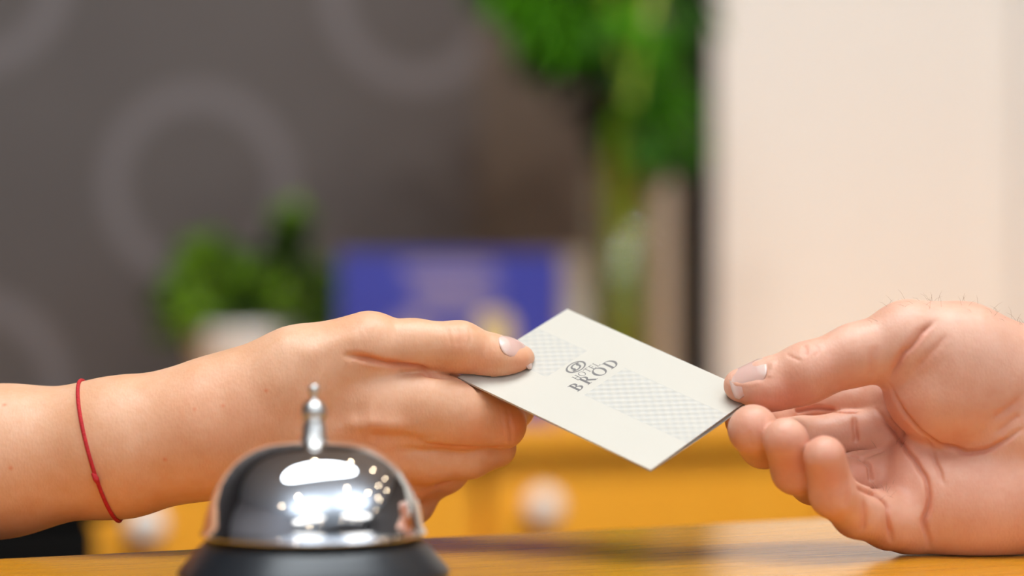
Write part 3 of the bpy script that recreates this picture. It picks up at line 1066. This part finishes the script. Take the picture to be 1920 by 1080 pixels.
def chain(fd, F, pts, k=0.004, flat=1.0):
    for a, b in zip(pts[:-1], pts[1:]):
        fd.cone(F, px(*a[:3]), px(*b[:3]), rpx(a[3]), rpx(b[3]), k, flat)


def nail(name, sc, base, tip, up, width, parent, lift=0.00025):
    """a nail plate laid on the finger: from base to tip, seen along up, following the flesh below it"""
    base, tip, up = map(lambda q: np.asarray(q, float), (base, tip, up))
    ax = tip - base; Ln = np.linalg.norm(ax); ax /= Ln
    up = up - ax * (up @ ax); up /= np.linalg.norm(up)
    sd = np.cross(ax, up)
    rel = sc.P - base
    U, V, Hh = rel @ ax / Ln, rel @ sd / (width / 2), rel @ up
    m_ = (U > -0.1) & (U < 1.0) & (np.abs(V) < 1.05) & (sc.n @ up > 0.1) & (np.abs(Hh) < 0.008)
    B_ = lambda u, v: np.stack([np.ones_like(u), u, v, u * u, u * v, v * v, v ** 4, u * v * v], -1)
    co, *_ = np.linalg.lstsq(B_(U[m_], V[m_]), Hh[m_], rcond=None)
    nu, nv = 18, 14
    vs, fs, pale = [], [], []
    for lay in (0, 1):
        for i in range(nu + 1):
            for j in range(nv + 1):
                u = i / nu; v = 2 * j / nv - 1
                # superellipse outline: rounder at the base, squarer at the tip
                u0 = 0.30 * (1 - (1 - abs(v) ** 2.4) ** (1 / 2.4)); u1 = 1 - 0.16 * (1 - (1 - abs(v) ** 2.6) ** (1 / 2.6))
                uu = u0 + (u1 - u0) * u
                h = float(B_(np.array(uu), np.array(v)) @ co) + lift - 0.0002 * abs(v) ** 6
                if lay: h -= 0.0006
                vs.append(base + ax * (Ln * uu) + sd * (v * width / 2) + up * h)
                f_edge = max(0.0, min(1.0, (u - 0.86) / 0.06)) * 0.8
                lun = max(0.0, min(1.0, (0.26 - math.hypot(uu - 0.02, v * 0.28)) / 0.05)) * 0.8
                pale.append(max(f_edge, lun))
    n1 = (nu + 1) * (nv + 1)
    for i in range(nu):
        for j in range(nv):
            q = i * (nv + 1) + j
            fs.append((q, q + 1, q + nv + 2, q + nv + 1))
            fs.append((n1 + q + nv + 1, n1 + q + nv + 2, n1 + q + 1, n1 + q))
    ring_ = [j for j in range(nv + 1)] + [(i + 1) * (nv + 1) + nv for i in range(nu)] + [nu * (nv + 1) + j for j in range(nv - 1, -1, -1)] + [i * (nv + 1) for i in range(nu - 1, 0, -1)]
    for a, b in zip(ring_, ring_[1:] + ring_[:1]):
        fs.append((a, n1 + a, n1 + b, b))
    o = mesh_obj(name, vs, fs, M['nail'], parent, True)
    bm = bmesh.new(); bm.from_mesh(o.data); bmesh.ops.recalc_face_normals(bm, faces=bm.faces); bm.to_mesh(o.data); bm.free()
    at = o.data.attributes.new('pale', 'FLOAT', 'POINT')
    at.data.foreach_set('value', pale)
    return o


m, nt, bs = new_mat('fingernail')
at_ = N(nt, 'ShaderNodeAttribute', attribute_name='pale')
nt.links.new(mix_rgb(nt, at_.outputs['Fac'], (0.68, 0.42, 0.35), (0.74, 0.54, 0.46)), bs.inputs['Base Color'])
bs.inputs['Roughness'].default_value = 0.25
bs.inputs['Subsurface Weight'].default_value = 0.1
bs.inputs['Subsurface Scale'].default_value = 0.001
M['nail'] = m
M['skin_fair'] = skin('skin_fair', (0.71, 0.36, 0.195), (0.78, 0.445, 0.275), (0.70, 0.20, 0.075))
M['skin_ruddy'] = skin('skin_ruddy', (0.70, 0.355, 0.235), (0.77, 0.435, 0.305), (0.64, 0.175, 0.09))

# ---------------- the hand from the left, thumb on top of the card
CELL = 0.0006
lo = px(-690, 1120, 110); hi = px(1020, 560, 110)
fd = Field((lo[0], 0.862, 0.0015), (hi[0], 1.0, 0.112), CELL)
palm = fd.blank()
# forearm and wrist
chain(fd, palm, [(-800, 915, 42, 190), (-400, 900, 25, 172), (0, 865, 8, 126), (230, 838, 2, 114), (380, 808, 1, 110), (520, 785, 4, 106)], 0.010, 1.06)
# metacarpals
for c in ([(480, 772, 2, 94), (700, 778, -3, 62)], [(470, 795, 8, 92), (690, 848, 2, 58)], [(460, 815, 14, 86), (665, 902, 11, 54)], [(450, 830, 20, 80), (635, 945, 22, 48)]):
    chain(fd, palm, c, 0.008, 1.1)
chain(fd, palm, [(430, 758, 2, 82), (560, 704, -1, 77), (692, 656, -2, 62)], 0.008)
chain(fd, palm, [(560, 740, 12, 80), (700, 730, 14, 50)], 0.008)
fingers = []
F = fd.blank()   # thumb
chain(fd, F, [(640, 672, -2, 68), (692, 654, -2, 62), (775, 649, -2, 49), (862, 651, -1, 47), (926, 667, 2, 38), (976, 673, 8, 27)], 0.003)
fd.ell(F, px(930, 676, 2), (0.0125, 0.008, 0.0062), 0.004)
fingers.append((F, 0.0035))
F = fd.blank()   # index
chain(fd, F, [(700, 768, -4, 66), (800, 768, -3, 69), (865, 777, -1, 63), (942, 797, 3, 43)], 0.004, 1.22)
chain(fd, F, [(942, 797, 4, 41), (965, 765, 22, 36), (900, 738, 12, 31), (842, 724, 8, 25)], 0.003)
fingers.append((F, 0.008))
F = fd.blank()   # middle
chain(fd, F, [(690, 848, 2, 56), (800, 852, 5, 52), (880, 850, 9, 45), (932, 840, 13, 33)], 0.004, 1.1)
chain(fd, F, [(932, 840, 13, 33), (915, 795, 38, 33), (835, 765, 32, 29)], 0.003)
fingers.append((F, 0.008))
F = fd.blank()   # ring
chain(fd, F, [(665, 902, 11, 53), (760, 895, 15, 48), (836, 884, 20, 38)], 0.004)
chain(fd, F, [(836, 884, 20, 37), (815, 830, 45, 33), (755, 800, 42, 28)], 0.003)
chain(fd, F, [(836, 884, 21, 31), (905, 852, 15, 29)], 0.003)
fingers.append((F, 0.008))
F = fd.blank()   # little finger
chain(fd, F, [(635, 948, 22, 46), (775, 945, 26, 37)], 0.004)
chain(fd, F, [(775, 945, 26, 37), (755, 890, 50, 30), (705, 855, 48, 25)], 0.003)
chain(fd, F, [(775, 945, 27, 32), (832, 888, 22, 31)], 0.003)
fingers.append((F, 0.008))
tot = None
for (F, k) in fingers:
    G = fd.smin(palm, F, k)
    nf = 0 if tot is None else nf + 1
    tot = G if tot is None else fd.smin(tot, G, (0, 0.0010, 0.0012, 0.0035, 0.0045)[nf])
fd.cut_card(tot)
P, Q = fd.mesh(tot)
P = smooth_mesh(P, Q, 6)
sc = Sculpt(P, Q)
# thumb web crease, index joint, knuckle hollows and tendons
sc.stroke([(648, 663), (700, 679), (760, 690), (800, 697), (842, 704)], 1.2, 2.2, 0.6)
sc.stroke([(560, 790), (630, 788), (690, 782)], 6.0, 1.3)
sc.stroke([(640, 802), (700, 798), (770, 806)], 3.2, -1.2)
sc.stroke([(690, 820), (760, 826), (800, 836)], 3.0, 1.2)
sc.stroke([(790, 835), (840, 842), (900, 844), (960, 842)], 0.9, 0.7, 0.5)
sc.stroke([(952, 752), (958, 780), (962, 812), (962, 838)], 0.9, 0.45, 0.35)
sc.stroke([(938, 752), (946, 790), (948, 830)], 0.7, 0.2, 0.2)
sc.stroke([(560, 668), (620, 640), (690, 625)], 4.0, -0.6)
sc.stroke([(500, 660), (560, 690), (600, 720)], 7.0, 0.7)
for k, xx in enumerate((838, 850, 858, 868, 880)):
    sc.stroke([(xx, 608), (xx + 3 + k, 628), (xx + 2, 648)], 0.7, 0.22 + 0.08 * (k == 2), 0.10)
sc.spot(862, 640, 5.0, -0.3, 0.30)
sc.spot(700, 612, 8.0, -0.5, 0.08)
sc.spot(985, 690, 7.0, 0.0, 0.55)
sc.spot(900, 695, 9.0, 0.0, 0.40)
sc.spot(968, 800, 8.0, 0.0, 0.60)
sc.spot(900, 820, 10.0, 0.0, 0.30)
sc.spot(700, 830, 14.0, 0.0, 0.32)
sc.spot(800, 930, 12.0, 0.0, 0.30)
sc.spot(380, 760, 18.0, 0.0, 0.18)
sc.spot(455, 765, 14.0, 0.0, 0.20)
sc.stroke([(815, 915), (850, 905)], 0.8, 0.5, 0.4)
for (mx, my) in ((10, 755), (24, 880), (417, 756), (308, 866), (368, 764), (495, 730)):
    sc.spot(mx, my, 0.75, -0.05, 0.8)
# nail bed
tip_dir = px(976, 671, 8) - px(905, 660, 1)
nb, ntp = px(930, 650, -3.0), px(1004, 664, 4.0)
sc.bake()
pers = empty('person', px(-300, 900, 30), 0, 'person reaching in from the left, slim bare forearm with red thread, thumb on the card', 'person')
pers.location = (0, 0, 0)
arm = sc.build('arm', M['skin_fair'], pers)
nup = np.array((0.10, -0.72, 0.69))
nail('fingernail', sc, nb, ntp, nup, 0.0110, pers)
LEFT = sc

# red thread around the wrist
# the loop lies in one tilted plane: cut the arm with it and lay the thread on the cut
ia = np.argmin(np.hypot(sc.sx - 150, sc.sy - 708)); ib = np.argmin(np.hypot(sc.sx - 226, sc.sy - 972))
pT, pB = sc.P[ia], sc.P[ib]
pF = sc.find(153, 810)[0]
pn = np.cross(pT - pF, pB - pF); pn /= np.linalg.norm(pn)
near = np.nonzero(np.abs((sc.P - pF) @ pn) < 0.0006)[0]
near = near[np.abs(sc.sx[near] - 180) < 160]
R_ = sc.P[near] - ((sc.P[near] - pF) @ pn)[:, None] * pn
cen = R_.mean(0)
u_ = (pF - cen) / np.linalg.norm(pF - cen); w_ = np.cross(pn, u_)
ang = np.arctan2((R_ - cen) @ w_, (R_ - cen) @ u_); rad = np.linalg.norm(R_ - cen, axis=1)
nb_ = 72
rr = np.array([rad[np.abs((ang - 2 * math.pi * k / nb_ + math.pi) % (2 * math.pi) - math.pi) < 0.07].mean() for k in range(nb_)])
rr = 0.5 * rr + 0.25 * (np.roll(rr, 1) + np.roll(rr, -1)) + 0.0005
loop = np.array([cen + (u_ * math.cos(2 * math.pi * k / nb_) + w_ * math.sin(2 * math.pi * k / nb_)) * rr[k] for k in range(nb_)])
v_, f_ = tube(list(loop) + [loop[0]], 0.00072, 8, False)
root = empty('thread_bracelet', Vector(cen), 0, 'thin red thread bracelet tied around the wrist at left', 'bracelet')
root.location = (0, 0, 0)
mesh_obj('cord', v_, f_, M['thread'], root, True)
kp = loop[np.argmin(np.hypot(960 + loop[:, 0] / loop[:, 1] * FPX - 178, 540 - (loop[:, 2] - H) / loop[:, 1] * FPX - 898) + 900 * (loop[:, 1] > cen[1]))]
v_, f_ = tube([kp + np.array((-0.0012, -0.0006, 0.0020)), kp + np.array((0, -0.0008, 0)), kp + np.array((0.0010, -0.0006, -0.0022))], [0.0007, 0.0012, 0.0007], 8)
mesh_obj('knot', v_, f_, M['thread'], root, True)

# ---------------- the hand from the right, palm towards the camera
lo = px(1340, 1045, 0); hi = px(2560, 545, 0)
fd = Field((lo[0] - 0.002, 0.800, -0.0015), (0.305, 0.955, 0.102), CELL)
palm = fd.blank()
chain(fd, palm, [(1885, 800, -2, 140), (2060, 812, -2, 160), (2300, 800, -10, 168), (2700, 790, -40, 200)], 0.012, 1.2)
for c in ([(1900, 770, 8, 100), (1668, 752, 14, 56)], [(1900, 810, 8, 100), (1682, 812, 8, 60)], [(1900, 870, 2, 100), (1694, 892, 0, 60)], [(1900, 930, -6, 95), (1722, 966, -10, 64)]):
    chain(fd, palm, c, 0.008, 1.15)
# heel of the hand on the little finger side
fd.ell(palm, px(1835, 940, -10), (0.036, 0.0185, 0.0215), 0.006)
fd.ell(palm, px(1715, 905, -8), (0.011, 0.009, 0.017), 0.005)
fd.ell(palm, px(1700, 975, -13), (0.010, 0.010, 0.012), 0.005)
# ball of the thumb, a fold of its own
ball = fd.blank()
fd.ell(ball, px(1797, 728, -12), (0.0275, 0.0175, 0.0225), 0.004)
chain(fd, ball, [(1905, 712, -2, 105), (1800, 665, -8, 90), (1705, 641, -12, 68)], 0.008)
palm = fd.smin(palm, ball, 0.0035)
fingers = []
F = fd.blank()   # thumb
chain(fd, F, [(1760, 655, -11, 76), (1704, 641, -12, 70), (1605, 665, -15, 55), (1512, 699, -15, 53), (1440, 720, -13, 45), (1389, 722, -12, 32)], 0.004)
fd.ell(F, px(1455, 733, -14), (0.0135, 0.0085, 0.0062), 0.004)
fingers.append((F, 0.006))
F = fd.blank()   # index, mostly behind the thumb
chain(fd, F, [(1668, 752, 14, 52), (1590, 754, 19, 42), (1500, 758, 24, 40)], 0.003)
chain(fd, F, [(1500, 760, 24, 42), (1440, 790, 14, 38), (1392, 790, 4, 33)], 0.003)
fingers.append((F, 0.003))
F = fd.blank()   # middle
chain(fd, F, [(1682, 812, 8, 52), (1590, 814, 9, 43), (1500, 824, 6, 41)], 0.003)
chain(fd, F, [(1500, 826, 6, 44), (1432, 832, -18, 43), (1412, 806, -31, 46)], 0.003)
fingers.append((F, 0.003))
F = fd.blank()   # ring
chain(fd, F, [(1694, 890, 0, 54), (1615, 893, -4, 45), (1525, 900, -12, 42)], 0.003)
chain(fd, F, [(1525, 902, -12, 43), (1491, 882, -34, 41), (1473, 826, -41, 41)], 0.003)
fingers.append((F, 0.003))
F = fd.blank()   # little finger
chain(fd, F, [(1722, 968, -10, 62), (1668, 974, -17, 54), (1608, 960, -28, 46)], 0.003)
chain(fd, F, [(1608, 960, -28, 46), (1562, 925, -42, 41), (1546, 857, -48, 38)], 0.003)
fingers.append((F, 0.003))
tot = None
for (F, k) in fingers:
    G = fd.smin(palm, F, k)
    tot = G if tot is None else fd.smin(tot, G, 0.0004)
fd.cut_card(tot)
Z = fd.ax[2][None, None, :]
np.maximum(tot, np.float32(0.0004) - Z, out=tot)
P, Q = fd.mesh(tot)
P = smooth_mesh(P, Q, 6)
sc = Sculpt(P, Q)
# lines of the palm and fingers
sc.stroke([(1663, 722), (1690, 775), (1722, 812), (1760, 838), (1805, 846), (1850, 842), (1885, 826), (1918, 800)], 0.9, 1.6, 0.4)
sc.stroke([(1640, 765), (1672, 800), (1702, 845), (1730, 885), (1738, 925), (1734, 975), (1745, 1032)], 0.9, 2.0, 0.4)
sc.stroke([(1728, 820), (1748, 850), (1768, 905)], 0.9, 1.1, 0.25)
sc.stroke([(1600, 775), (1602, 810), (1605, 845)], 0.8, 1.7, 0.4)
sc.stroke([(1608, 850), (1632, 868), (1640, 915)], 0.8, 1.7, 0.4)
sc.stroke([(1612, 915), (1648, 925), (1668, 945), (1673, 1022)], 0.8, 1.7, 0.4)
sc.stroke([(1610, 860), (1640, 845), (1660, 838)], 1.0, 0.6, 0.3)
sc.stroke([(1500, 770), (1550, 768), (1602, 768)], 0.8, 1.5, 0.4, taper=False)
sc.stroke([(1594, 849), (1612, 852)], 0.8, 1.2, 0.4)
sc.stroke([(1612, 912), (1630, 915), (1650, 925)], 0.8, 1.3, 0.4)
sc.stroke([(1755, 598), (1720, 632), (1690, 668), (1664, 715)], 1.0, 1.3, 0.5)
sc.stroke([(1735, 600), (1700, 640), (1672, 690)], 0.9, 0.35, 0.25)
sc.stroke([(1778, 622), (1735, 670), (1712, 700)], 1.2, 0.40, 0.2)
sc.stroke([(1645, 640), (1640, 670), (1632, 712)], 1.0, 0.35, 0.25)
sc.stroke([(1918, 748), (1890, 770), (1862, 790)], 1.4, 0.55, 0.3)
sc.stroke([(1918, 775), (1890, 800), (1866, 815)], 1.2, 0.5, 0.3)
sc.stroke([(1505, 642), (1512, 652), (1508, 664)], 0.7, 0.4, 0.3)
sc.stroke([(1470, 660), (1490, 668), (1500, 676)], 0.6, 0.25, 0.2)
sc.stroke([(1520, 640), (1535, 650), (1525, 668)], 0.6, 0.25, 0.2)
sc.stroke([(1590, 890), (1594, 930), (1588, 952)], 0.9, 0.5, 0.4)
sc.stroke([(1622, 935), (1625, 965), (1620, 1000)], 0.9, 0.55, 0.4)
for (x_, y_, r_, red_) in ((1410, 800, 9, .30), (1472, 830, 8, .35), (1546, 865, 8, .35), (1480, 745, 9, .60), (1430, 745, 8, .40), (1570, 715, 10, .30), (1555, 900, 9, .5), (1490, 880, 9, .45),
                           (1680, 860, 18, .30), (1800, 820, 14, .22), (1690, 780, 12, .35), (1860, 930, 20, .15), (1380, 735, 6, .3), (1560, 815, 14, .35), (1620, 880, 10, .4)):
    sc.spot(x_, y_, r_, 0.0, red_)
# nail fold: press a bed for the thumb nail
nb2, nt2 = px(1437, 688, -17.5), px(1366, 700, -17.5)
sc.stroke([(1428, 692), (1405, 696), (1375, 700)], 4.0, 1.0, taper=False)
sc.stroke([(1446, 672), (1446, 690), (1436, 706)], 1.2, -0.5)
sc.stroke([(1425, 714), (1400, 720), (1370, 716)], 1.0, -0.3)
sc.bake()
pers2 = empty('person', (0, 0, 0), 0, 'person whose broad hand rests on the counter at right, pinching the card', 'person')
hand = sc.build('arm', M['skin_ruddy'], pers2)
nup2 = np.array((0.05, -0.62, 0.78))
nail('fingernail', sc, nb2, nt2, nup2, 0.0135, pers2)
# fine hairs along the top of the wrist
rg = np.random.default_rng(3)
cand = np.nonzero((sc.n[:, 2] > 0.55) & (sc.sx > 1620) & (sc.sx < 2150) & (sc.n[:, 1] > -0.6))[0]
vs, fs = [], []
for i in rg.choice(cand, 170, replace=False):
    p_, n_ = sc.P[i], sc.n[i]
    d_ = n_ * rg.uniform(0.25, 0.8) + np.array((rg.uniform(-1.0, 0.6), rg.uniform(-0.3, 0.3), 0.0))
    d_ /= np.linalg.norm(d_)
    l_ = rg.uniform(0.002, 0.0055)
    v_, f_ = tube([p_ - n_ * 0.0002, p_ + d_ * l_ * 0.5 + n_ * l_ * 0.12, p_ + d_ * l_], [0.00004, 0.000035, 0.000012], 3, False)
    k_ = len(vs); vs += v_; fs += [tuple(q + k_ for q in f) for f in f_]
o = mesh_obj('arm_hair', vs, fs, M['hair'], pers2); o['kind'] = 'stuff'
